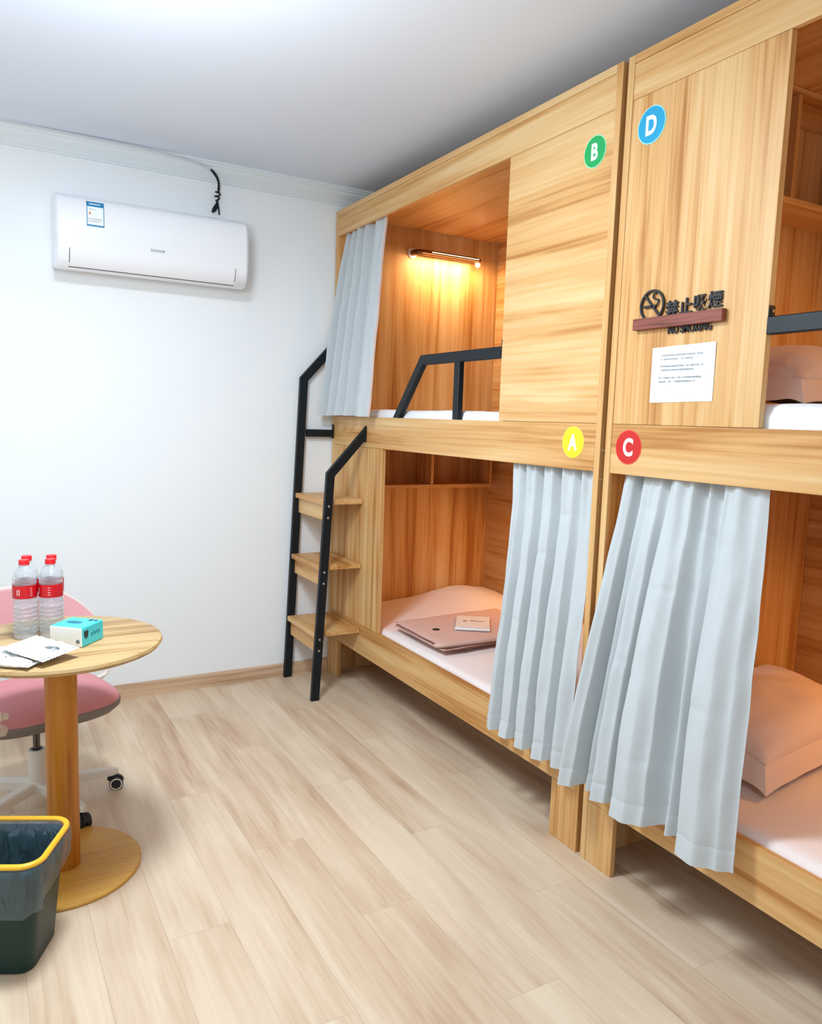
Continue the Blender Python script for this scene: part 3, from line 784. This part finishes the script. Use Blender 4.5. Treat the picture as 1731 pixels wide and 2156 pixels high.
o_ = [bm.verts.new((fx0, *acpt(y, z, .0022))) for y, z in sect]; p_ = [bm.verts.new((fx1, *acpt(y, z, .0022))) for y, z in sect]
o2 = [bm.verts.new((fx0, *acpt(y, z, -.003))) for y, z in sect]; p2 = [bm.verts.new((fx1, *acpt(y, z, -.003))) for y, z in sect]
for j in range(3):
    bm.faces.new((o_[j], o_[j + 1], p_[j + 1], p_[j])); bm.faces.new((o2[j], p2[j], p2[j + 1], o2[j + 1]))
    bm.faces.new((o_[j], o2[j], o2[j + 1], o_[j + 1])); bm.faces.new((p_[j], p_[j + 1], p2[j + 1], p2[j]))
bm.faces.new((o_[0], p_[0], p2[0], o2[0])); bm.faces.new((o_[3], o2[3], p2[3], p_[3]))
obj('louvre_flap', bm, M['acwhite'], ac, smooth=True)
# energy label: paper, header, footer, print
def on_ac(z):   # front surface y at height z
    pr = [p for p in prof if 2.1 <= p[1] <= 2.362 and p[0] < -0.18]
    for (y0, z0), (y1, z1) in zip(pr, pr[1:]):
        if z0 <= z <= z1: return y0 + (y1 - y0) * (z - z0) / (z1 - z0)
    return -0.2
def patch(x0, x1, z0, z1, d, n=6):
    bm = bmesh.new()
    grid(bm, 1, n, lambda u, v: (x0 + (x1 - x0) * u, on_ac(z0 + (z1 - z0) * v) - d, z0 + (z1 - z0) * v))
    return bm
lb = obj('energy_label', patch(-1.279, -1.207, 2.252, 2.359, .0008), M['paper'], ac)
bm = patch(-1.279, -1.207, 2.337, 2.359, .0012)
merge(bm, patch(-1.279, -1.207, 2.252, 2.259, .0012)); merge(bm, patch(-1.279, -1.276, 2.252, 2.359, .0012)); merge(bm, patch(-1.210, -1.207, 2.252, 2.359, .0012))
obj('label_border', bm, M['blue'], lb)
bm = bmesh.new(); rr = random.Random(2)
x = -1.268
while x < -1.222: merge(bm, patch(x, x + .003, 2.346, 2.351, .0016, 1)); x += .0042
obj('label_title', bm, M['letter'], lb)
bm = patch(-1.270, -1.262, 2.301, 2.313, .0014, 1); obj('label_dot', bm, M['orange'], lb)
bm = bmesh.new()
for z, a, b in ((2.325, -1.268, -1.245), (2.284, -1.272, -1.214), (2.279, -1.272, -1.214), (2.272, -1.272, -1.225)):
    x = a
    while x < b: merge(bm, patch(x, x + .002 + .002 * rr.random(), z, z + .002, .0014, 1)); x += .0045
obj('label_print', bm, M['greyink'], lb)
# wordmark (unreadable in the photo: small bold dashes)
bm = bmesh.new(); x = -1.008
for k in range(9):
    w = (.0056, .0056, .0062, .005, .0056, .0062, .0056, .003, .003)[k]
    h0, h1 = 2.1785, 2.188 + (.002 if k in (0, 7, 8) else 0)
    merge(bm, patch(x, x + .0016, h0, h1, .0008, 1)); merge(bm, patch(x + w - .0014, x + w, h0, h1, .0008, 1))
    merge(bm, patch(x, x + w, h1 - .0018, h1, .0008, 1))
    if k % 3 != 1: merge(bm, patch(x, x + w, h0, h0 + .0018, .0008, 1))
    x += w + .002
obj('wordmark', bm, M['greyink'], ac)

# ------------------------------------------------------------------ cable over the crown moulding
cb = thing('cable', 'white sleeved cable along the crown moulding ending in a knotted black lead', 'cable', (-0.70, -0.08, 2.45))
bm = bmesh.new()
sweep(bm, smooth_path([(-1.75, -.074, 2.663), (-1.30, -.084, 2.661), (-1.00, -.087, 2.658), (-0.86, -.085, 2.651), (-0.76, -.078, 2.640), (-0.695, -.068, 2.627)], 8), circ(.0055, 8))
obj('sleeve', bm, M['cable'], cb, smooth=True)
bm = bmesh.new()
base = [(-0.698, -.070, 2.628), (-0.672, -.064, 2.612), (-0.655, -.058, 2.580), (-0.652, -.044, 2.545)]
sweep(bm, smooth_path(base, 6), circ(.0055, 8))
sweep(bm, smooth_path([(-0.690, -.066, 2.624), (-0.664, -.058, 2.598), (-0.650, -.050, 2.566), (-0.650, -.040, 2.530)], 6), circ(.0045, 8))
hel = []
for k in range(40):
    t = k / 39; a = t * 2 * PI * 3.2
    hel.append((-0.652 - .004 * t + .013 * math.cos(a) * math.sin(PI * min(1, t + .12)), -.034 + .012 * math.sin(a), 2.548 - .066 * t))
sweep(bm, hel, circ(.0040, 8))
sweep(bm, smooth_path([(-0.656, -.028, 2.500), (-0.650, -.024, 2.476), (-0.664, -.022, 2.452), (-0.674, -.022, 2.446), (-0.668, -.022, 2.462), (-0.654, -.022, 2.484)], 6), circ(.006, 8))
sweep(bm, smooth_path([(-0.655, -.03, 2.488), (-0.645, -.026, 2.462), (-0.642, -.024, 2.434)], 6), circ(.004, 8))
obj('knotted_lead', bm, M['black'], cb, smooth=True)

# ------------------------------------------------------------------ round table
TX, TY, TZ = -1.533, -1.452, 0.745
tb = thing('round_table', 'small round wooden table on an amber pedestal', 'table', (TX, TY, 0))
bm = bmesh.new(); lathe(bm, [(.285, -.024), (.294, -.020), (.300, -.011), (.297, -.003), (.290, 0)], 96, (TX, TY, TZ))
obj('tabletop', bm, table_wood, tb, smooth=True)
bm = bmesh.new(); lathe(bm, [(.047, .012), (.047, TZ - .0245)], 48, (TX, TY, 0)); obj('pedestal', bm, pole_wood, tb, smooth=True)
bm = bmesh.new(); lathe(bm, [(.232, 0.0), (.235, .003), (.235, .0095), (.233, .012)], 96, (TX - .006, TY - .003, 0)); obj('base_plate', bm, base_wood, tb, smooth=True)

# ------------------------------------------------------------------ water bottles
def bottle(label):
    root = thing('water_bottle', label, 'bottle', (0, 0, 0), 'red capped water bottles')
    bm = bmesh.new()
    pr = [(.020, .004), (.028, 0.0), (.0325, .004), (.0335, .010)]
    z = .016
    while z < .108:
        pr += [(.0325, z), (.0348, z + .003), (.0348, z + .007), (.0318, z + .0105)]; z += .0132
    pr += [(.0338, .124), (.0338, .170), (.0345, .174), (.0332, .178), (.0345, .184), (.0338, .188), (.0315, .196), (.026, .208), (.018, .218), (.0135, .224), (.0132, .230)]
    lathe(bm, pr, 40); obj('bottle_body', bm, M['pet'], root, smooth=True, local=True, autosmooth=60)
    bm = bmesh.new(); lathe(bm, [(.0346, .128), (.0349, .130), (.0349, .166), (.0346, .168)], 40, capends=False)
    lb = obj('bottle_label', bm, M['labred'], root, smooth=True, local=True)
    bm = bmesh.new(); rr = random.Random(5)
    def curved(a0, a1, z0, z1):
        n = 4; d = .0353
        vs = [[bm.verts.new((d * math.cos(a0 + (a1 - a0) * k / n), d * math.sin(a0 + (a1 - a0) * k / n), zz)) for k in range(n + 1)] for zz in (z0, z1)]
        for k in range(n): bm.faces.new((vs[0][k], vs[0][k + 1], vs[1][k + 1], vs[1][k]))
    for a in (-2.45, -2.28):
        for z in (.152, .143):
            curved(a, a + .11, z, z + .0022); curved(a + .04, a + .07, z - .003, z + .006); curved(a + .01, a + .10, z - .004, z - .002)
    obj('lettering', bm, M['labink'], lb, local=True)
    bm = bmesh.new()
    for k in range(4): curved(-1.35, -1.15, .137 + .007 * k, .1385 + .007 * k)
    obj('lettering', bm, M['labink'], lb, local=True)
    bm = bmesh.new()
    n = 30; pr = [(.0150, .2285), (.0155, .229), (.0155, .2315), (.0150, .232), (.0150, .2415), (.0140, .2435)]
    lathe(bm, pr, n); obj('cap', bm, M['capred'], root, smooth=True, local=True)
    return root
b0 = bottle('red capped water bottle, front one beside the left table edge')
spots = [(-1.622, -1.385, 0.15, 'left front water bottle with red cap and label, above the sachets'),
         (-1.550, -1.395, -0.55, 'right front water bottle with red cap, beside the tissue box'),
         (-1.611, -1.315, 0.9, 'left rear water bottle with red cap, behind the front left bottle'),
         (-1.541, -1.325, 1.6, 'right rear water bottle with red cap, behind the front right bottle')]
for i, (x, y, a, lab) in enumerate(spots):
    o = b0 if i == 0 else copy_tree(b0)
    o.location = (x, y, TZ); o.rotation_euler = (0, 0, a); o['label'] = lab

# ------------------------------------------------------------------ tissue box
tx = thing('tissue_box', 'white and turquoise tissue box on the round table', 'box', (-1.488, -1.492, TZ), rz=math.radians(-41))
w2, h2 = 0.054, 0.060
bm = bmesh.new(); box(bm, -w2, w2, -w2, w2, 0.001, h2, bev=.003)
for f in bm.faces:
    n = f.normal; f.material_index = 0
    if n.z > .7 or n.x > .7: f.material_index = 1
obj('carton', bm, [M['boxwhite'], M['teal']], tx, local=True)
bm = bmesh.new()
pr = []
for k in range(28):
    a = 2 * PI * k / 28; pr.append((0.026 * math.cos(a), 0.014 * math.sin(a)))
vs = [bm.verts.new((x - .008, y, h2 + .0006)) for x, y in pr]; vs2 = [bm.verts.new((x - .008, y, h2 - .0005)) for x, y in pr]
bm.faces.new(vs)
for k in range(28): bm.faces.new((vs[k], vs2[k], vs2[(k + 1) % 28], vs[(k + 1) % 28]))
obj('tear_opening', bm, M['tealink'], tx, local=True)
bm = bmesh.new()
box(bm, 0.018, 0.030, 0.028, 0.044, h2 - .0002, h2 + .0008, bev=0); box(bm, 0.036, 0.046, 0.030, 0.042, h2 - .0002, h2 + .0008, bev=0)
obj('top_lettering', bm, M['navy'], tx, local=True)
bm = bmesh.new()
sh = [(-.010, .048), (.010, .048), (.010, .036), (.008, .029), (.004, .026), (0, .025), (-.004, .026), (-.008, .029), (-.010, .036)]
va = [bm.verts.new((w2 - .0002, -0.034 + a, z)) for a, z in sh]; vb = [bm.verts.new((w2 + .0008, -0.034 + a, z)) for a, z in sh]
bm.faces.new(vb)
for k in range(len(sh)): bm.faces.new((va[k], va[(k + 1) % len(sh)], vb[(k + 1) % len(sh)], vb[k]))
obj('badge', bm, M['navy'], tx, local=True)
bm = bmesh.new(); rr = random.Random(3)
y = -0.010
for k in range(5):
    zc = .030 + .002 * (k % 2)
    box(bm, w2 - .0002, w2 + .0007, y, y + .006, zc, zc + .003, bev=0); box(bm, w2 - .0002, w2 + .0007, y + .002, y + .0038, zc - .005, zc + .006 + .004 * rr.random(), bev=0); y += .0095
obj('side_print', bm, M['tealink'], tx, local=True)
bm = bmesh.new(); lathe(bm, [(.0065, 0), (.0065, .0006)], 18, (0.040, -w2 - .0006, .018), axis='y')
obj('front_mark', bm, M['greyink'], tx, local=True)

# ------------------------------------------------------------------ sachets
def sachet(name, label, loc, rz, L, W, Tk, mat, seed, tilt=(0, 0), crimp=True, printed=False):
    root = thing(name, label, 'sachet', loc, 'toiletry sachets on the table', rz)
    root.rotation_euler = (tilt[0], tilt[1], rz)
    bm = bmesh.new(); nu, nv = 30, 16
    def side(s):
        def f(u, v):
            a = 2 * u - 1; b = 2 * v - 1
            k = max(0, 1 - abs(a) ** 5) ** .6 * max(0, 1 - abs(b) ** 3) ** .6
            wr = .0075 * noise.noise(Vector((a * 3.5, b * 3, seed))) + .0030 * abs(noise.noise(Vector((a * 9, b * 7, seed))))
            return (a * L / 2, b * W / 2, Tk / 2 + s * Tk / 2 * k + wr * (.3 + .7 * k) * (1 if s > 0 else 0) + .001)
        return f
    grid(bm, nu, nv, side(1)); grid(bm, nu, nv, side(-1))
    bmesh.ops.remove_doubles(bm, verts=bm.verts, dist=.0003)
    obj('pouch', bm, mat, root, smooth=True, local=True, autosmooth=60)
    for s in (-1, 1):
        bm = bmesh.new()
        grid(bm, 24, 4, lambda u, v: (s * (L / 2 - .001 + .014 * v), (2 * u - 1) * W / 2, Tk / 2 + .001 + .0012 * math.sin(u * 70) * v))
        grid(bm, 24, 4, lambda u, v: (s * (L / 2 - .001 + .014 * v), (2 * u - 1) * W / 2, Tk / 2 + .0004 + .0012 * math.sin(u * 70) * v))
        obj('crimped_seal', bm, M['sachetgrey'], root, local=True)
    if printed:
        bm = bmesh.new(); rr = random.Random(seed)
        for i in range(4):
            x = L / 2 - .052
            while x < L / 2 - .014:
                w = .002 + .003 * rr.random(); y = W * .12 - i * .006
                box(bm, x, x + w, y - .001, y + .0012, Tk + .0005, Tk + .0035, bev=0); x += w + .0016
        obj('printed_text', bm, M['greyink'], root, local=True)
    return root
sachet('sachet', 'long white sachet lying flat nearest the front edge of the round table', (-1.690, -1.655, TZ), math.radians(-38), 0.150, 0.052, 0.018, M['sachet'], 1.0)
sachet('sachet', 'white sachet lying flat behind the long one at the foot of the bottles', (-1.700, -1.545, TZ), math.radians(-34), 0.17, 0.085, 0.015, M['sachet'], 4.0)
sachet('sachet', 'silvery printed sachet propped on the white sachets in front of the tissue box', (-1.600, -1.615, TZ + .0185), math.radians(-57), 0.160, 0.120, 0.016, M['sachetgrey'], 7.0, tilt=(math.radians(5), math.radians(2)), printed=True)

# ------------------------------------------------------------------ office chair
CH = thing('office_chair', 'pink office chair on white castor base behind the round table', 'chair', (-1.577, -0.985, 0), rz=math.radians(16.4))
HW = 0.255
bm = bmesh.new()   # seat cushion, superellipse plan
def seat_top(s):
    def f(u, v):
        th = 2 * PI * u; r = v
        ct, st = math.cos(th), math.sin(th); e = 2 / 3.4
        x = HW * math.copysign(abs(ct) ** e, ct) * r; y = -0.02 + 0.225 * math.copysign(abs(st) ** e, st) * r
        top = 0.455 - 0.030 * r ** 4 - 0.014 * r ** 16 + 0.006 * (1 - r)
        if y < -.1: top -= 0.10 * (-.1 - y) ** 1.5
        return (x, y, top if s > 0 else 0.402)
    return f
grid(bm, 72, 18, seat_top(1), closed_u=True); grid(bm, 72, 18, seat_top(-1), closed_u=True)
bmesh.ops.remove_doubles(bm, verts=bm.verts, dist=.0005)
es = [e for e in bm.edges if e.is_boundary]
bmesh.ops.bridge_loops(bm, edges=es)
obj('seat', bm, M['cushion'], CH, smooth=True, local=True, autosmooth=50)
bm = bmesh.new()
def shell_f(u, v):
    th = 2 * PI * u; ct, st = math.cos(th), math.sin(th); e = 2 / 3.4
    k = (1.0, 1.01, 1.005, .93, .70, .0)[int(round(v * 5))]; z = (0.404, 0.400, 0.385, 0.366, 0.358, 0.356)[int(round(v * 5))]
    return (HW * 1.005 * math.copysign(abs(ct) ** e, ct) * k, -0.02 + 0.227 * math.copysign(abs(st) ** e, st) * k, z)
grid(bm, 72, 5, shell_f, closed_u=True)
bmesh.ops.remove_doubles(bm, verts=bm.verts, dist=.0005)
obj('seat_shell', bm, M['shell'], CH, smooth=True, local=True, autosmooth=60)
# curved backrest
def back_fn(off, grow, zoff=0):
    def f(u, v):
        a = 2 * u - 1
        zb, zt = 0.440, 0.752 + grow
        zt_u = zt - (0.125 * abs(a) ** 3.6)
        z = zb + (zt_u - zb) * v
        x = a * (0.292 + grow) * (1 - .05 * (1 - v))
        y = 0.225 + 0.05 * v - 0.12 * abs(a) ** 2.6 + off
        return (x, y, z)
    return f
bm = bmesh.new(); grid(bm, 48, 24, back_fn(0.0, 0.0)); grid(bm, 48, 24, back_fn(0.032, 0.0))
es = [e for e in bm.edges if e.is_boundary]; bmesh.ops.bridge_loops(bm, edges=es)
obj('backrest', bm, M['backpink'], CH, smooth=True, local=True, autosmooth=50)
bm = bmesh.new(); grid(bm, 48, 24, back_fn(0.034, 0.006)); grid(bm, 48, 24, back_fn(0.050, 0.006))
es = [e for e in bm.edges if e.is_boundary]; bmesh.ops.bridge_loops(bm, edges=es)
obj('back_shell', bm, M['chairwhite'], CH, smooth=True, local=True, autosmooth=50)
for s in (-1, 1):
    bm = bmesh.new()
    sweep(bm, smooth_path([(s * .250, .10, .385), (s * .308, .115, .40), (s * .318, .125, .45), (s * .300, .135, .54)], 6), rect(.030, .016, .004), up=(1, 0, 0))
    obj('back_bracket', bm, M['chairwhite'], CH, smooth=True, local=True)
bm = bmesh.new()
sweep(bm, smooth_path([(-.170, -.205, .392), (-.225, -.260, .440), (-.235, -.290, .485)], 6), circ(.018, 12))
lathe(bm, [(.001, -.030), (.016, -.028), (.020, -.015), (.020, .018), (.012, .026), (.001, .027)], 20, (-.232, -.290, .482), axis='x')
lathe(bm, [(.010, .02), (.011, .038), (.008, .044)], 16, (-.232, -.290, .476), axis='x')
obj('seat_knob', bm, M['chairwhite'], CH, smooth=True, local=True)
bm = bmesh.new(); lathe(bm, [(.0125, .20), (.0125, .36)], 24); lathe(bm, [(.060, .345), (.065, .357), (.001, .3571)], 24)
obj('gas_lift', bm, simple('dark_chrome', rgb(90, 88, 86), .2, metal=.9), CH, smooth=True, local=True)
bm = bmesh.new(); lathe(bm, [(.030, .07), (.030, .215), (.028, .2165), (.020, .2166), (.020, .20)], 32)
obj('column_sleeve', bm, M['chairwhite'], CH, smooth=True, local=True)
bm = bmesh.new(); lathe(bm, [(.018, .198), (.018, .2172), (.013, .2173)], 24); obj('sleeve_ring', bm, M['rubber'], CH, smooth=True, local=True)
sb = None
bm = bmesh.new(); lathe(bm, [(.036, .060), (.040, .064), (.040, .094), (.034, .104)], 32)
sb = obj('base_hub', bm, M['chairwhite'], CH, smooth=True, local=True)
angs = [math.radians(a - 16.4) for a in (3, -62, -139, 148, 77)]
RL = 0.256
for a in angs:
    bm = bmesh.new(); d = Vector((math.cos(a), math.sin(a), 0)); s_ = Vector((-d.y, d.x, 0))
    secs = [(.022, .098, .036, .024), (.12, .094, .034, .021), (.22, .088, .030, .018), (.262, .083, .026, .014), (.282, .078, .018, .008)]
    rings = []
    for r, zt, th, hw in secs:
        c = d * r
        rings.append([bm.verts.new(c + s_ * x + Vector((0, 0, z))) for x, z in ((-hw, zt - .006), (-hw * .7, zt), (hw * .7, zt), (hw, zt - .006), (hw * .9, zt - th), (-hw * .9, zt - th))])
    for A_, B_ in zip(rings, rings[1:]):
        for j in range(6): bm.faces.new((A_[j], A_[(j + 1) % 6], B_[(j + 1) % 6], B_[j]))
    bm.faces.new(rings[0][::-1]); bm.faces.new(rings[-1])
    leg = obj('leg', bm, M['chairwhite'], CH, smooth=True, local=True)
    # castor
    bm = bmesh.new(); ca = a + 1.35
    c = d * RL; wd = Vector((math.cos(ca), math.sin(ca), 0)); wx = Vector((-wd.y, wd.x, 0))
    tmp = bmesh.new()
    for sx in (-1, 1):
        lathe(tmp, [(.010, sx * .005), (.024, sx * .006), (.0255, sx * .009), (.0255, sx * .018), (.022, sx * .0215), (.012, sx * .022)], 28, (0, 0, 0), axis='x', mi=0)
        lathe(tmp, [(.0200, sx * .0212), (.0225, sx * .0222), (.0180, sx * .0226)], 28, (0, 0, 0), axis='x', mi=1, capends=False)
    n = 14
    hood = [[tmp.verts.new((x, .029 * math.cos(t), .029 * math.sin(t))) for t in [math.radians(20 + 150 * k / n) for k in range(n + 1)]] for x in (-.008, .008)]
    for k in range(n): tmp.faces.new((hood[0][k], hood[0][k + 1], hood[1][k + 1], hood[1][k]))
    box(tmp, -.010, .010, .004, .032, .010, .024, bev=.004)
    lathe(tmp, [(.006, .02), (.006, .036)], 12, (0, .018, 0))
    Mx = Matrix.Translation(c + Vector((0, 0, .0256)) - wx * .018) @ Matrix(((wd.x, wx.x, 0, 0), (wd.y, wx.y, 0, 0), (0, 0, 1, 0), (0, 0, 0, 1)))
    bmesh.ops.transform(tmp, matrix=Mx, verts=tmp.verts)
    merge(bm, tmp)
    obj('castor', bm, [M['rubber'], M['chairwhite']], leg, smooth=True, local=True)

# ------------------------------------------------------------------ waste bin
BN = thing('waste_bin', 'dark green bin with yellow rim in front of the table base', 'bin', (-1.728, -1.790, 0), rz=math.radians(-26))
def rr_path(hx, hy, r, n=8):
    out = []
    for cx, cy, a0 in ((hx - r, hy - r, 0), (-hx + r, hy - r, 90), (-hx + r, -hy + r, 180), (hx - r, -hy + r, 270)):
        for k in range(n + 1):
            a = math.radians(a0 + 90 * k / n); out.append((cx + r * math.cos(a), cy + r * math.sin(a)))
    return out
BHX, BHY, BH = 0.150, 0.114, 0.312
def taper(z): return 0.80 + 0.20 * z / BH
bm = bmesh.new(); rings = []
for z, off in ((.0, -.006), (.004, 0), (.10, 0), (.20, 0), (BH - .012, 0), (BH - .012, -.004), (.20, -.004), (.012, -.006)):
    k = taper(z); rings.append([bm.verts.new((x, y, z)) for x, y in rr_path(BHX * k + off, BHY * k + off, .045 * k)])
for a, b in zip(rings, rings[1:]):
    n = len(a)
    for j in range(n): bm.faces.new((a[j], a[(j + 1) % n], b[(j + 1) % n], b[j]))
bm.faces.new(rings[0][::-1]); bm.faces.new(rings[-1])
obj('bin_body', bm, M['bingreen'], BN, smooth=True, local=True, autosmooth=40)
bm = bmesh.new()
sweep(bm, [(x, y, BH) for x, y in rr_path(BHX + .004, BHY + .004, .048)], [(a * 1.0, b * .9) for a, b in circ(.0080, 12)], closed=True)
obj('rim_ring', bm, M['binrim'], BN, smooth=True, local=True)
# liner: inside drape and outside skirt
pth = rr_path(BHX, BHY, .045, 14); n = len(pth)
bm = bmesh.new()
def ring_at(z, off, wob, seed):
    k = taper(min(z, BH)); out = []
    base = rr_path(BHX * k + off, BHY * k + off, .045 * k, 14)
    for i, (x, y) in enumerate(base):
        a = 2 * PI * i / len(base)
        nz = noise.noise(Vector((math.cos(a) * 4, math.sin(a) * 4, z * 9 + seed))) + .8 * noise.noise(Vector((math.cos(a) * 13, math.sin(a) * 13, z * 20 + seed)))
        l = math.hypot(x, y); s = 1 + wob * nz / l
        out.append(bm.verts.new((x * s, y * s, z)))
    return out
rs = [ring_at(.03, -.050, .03, 1), ring_at(.08, -.030, .025, 1), ring_at(.14, -.022, .022, 1), ring_at(.20, -.018, .018, 1), ring_at(.26, -.013, .010, 1), ring_at(BH - .005, -.009, .003, 1), ring_at(BH + .001, 0.0, 0, 1)]
# skirt outside
sk = [ring_at(BH - .010, .0125, .002, 2), ring_at(BH - .035, .014, .007, 2), ring_at(BH - .065, .015, .010, 2), ring_at(BH - .095, .016, .012, 2), ring_at(BH - .118, .014, .010, 2)]
for i, v in enumerate(sk[-1]):
    a = 2 * PI * i / len(sk[-1]); v.co.z += .022 * math.sin(a * 2 + .8) + .008 * math.sin(a * 5)
for i, v in enumerate(sk[-2]):
    a = 2 * PI * i / len(sk[-2]); v.co.z += .010 * math.sin(a * 2 + .8)
for seq in (rs, [rs[-1]] + sk):
    for a, b in zip(seq, seq[1:]):
        m = len(a)
        for j in range(m): bm.faces.new((a[j], a[(j + 1) % m], b[(j + 1) % m], b[j]))
obj('bin_liner', bm, M['bag'], BN, smooth=True, local=True, label='translucent bag folded over the rim', autosmooth=80)

# ------------------------------------------------------------------ lights
cool = (0.79, 0.905, 1.0)
def point(name, loc, r, p, col):
    l = bpy.data.lights.new(name, 'POINT'); l.energy = p; l.shadow_soft_size = r; l.color = col
    o = bpy.data.objects.new(name, l); COL.objects.link(o); o.location = loc; return o
area('ceiling_lamp_and_fill', (-1.45, -1.95, 2.60), (0, 0, 0), 0.45, 0.45, 34, cool, shape='DISK')
area('ceiling_lamp_and_fill', (-1.70, -4.70, 2.60), (0, 0, 0), 0.5, 0.5, 9, cool, shape='DISK')  # unseen light added behind the camera as fill
point('ceiling_wash_fill', (-1.45, -1.95, 2.02), 0.18, 29, cool)  # unseen point light added mid-room to wash the ceiling and upper panels
point('ceiling_wash_fill', (-1.70, -4.70, 2.10), 0.20, 8, cool)  # second unseen point fill, added behind the camera

w = bpy.data.worlds.new('World'); sc.world = w; w.use_nodes = True
w.node_tree.nodes['Background'].inputs[0].default_value = (0.85, 0.92, 1, 1); w.node_tree.nodes['Background'].inputs[1].default_value = 0.3

# ------------------------------------------------------------------ camera
yaw, pitch, roll, FPX = 0.522021255, 0.119201879, 0.0330216015, 1615.82
f = Vector((math.sin(yaw) * math.cos(pitch), math.cos(yaw) * math.cos(pitch), -math.sin(pitch)))
r = Vector((math.cos(yaw), -math.sin(yaw), 0)); u = r.cross(f)
c_, s_ = math.cos(roll), math.sin(roll)
r2 = c_ * r + s_ * u; u2 = -s_ * r + c_ * u
cam = bpy.data.cameras.new('camera'); co = bpy.data.objects.new('camera', cam); COL.objects.link(co)
co.matrix_world = Matrix(((r2.x, u2.x, -f.x, -1.7509764), (r2.y, u2.y, -f.y, -3.96731292), (r2.z, u2.z, -f.z, 1.45), (0, 0, 0, 1)))
cam.sensor_fit = 'HORIZONTAL'; cam.sensor_width = 36; cam.lens = 36 * FPX / 1731; cam.clip_start = 0.02
sc.camera = co
sc.view_settings.view_transform = 'Standard'; sc.view_settings.look = 'None'; sc.view_settings.gamma = 1.0
sc.view_settings.use_curve_mapping = False
sc.view_settings.exposure = 0.40
sc.cycles.use_denoising = True
sc.cycles.max_bounces = 10; sc.cycles.diffuse_bounces = 6; sc.cycles.transmission_bounces = 10; sc.cycles.transparent_max_bounces = 12
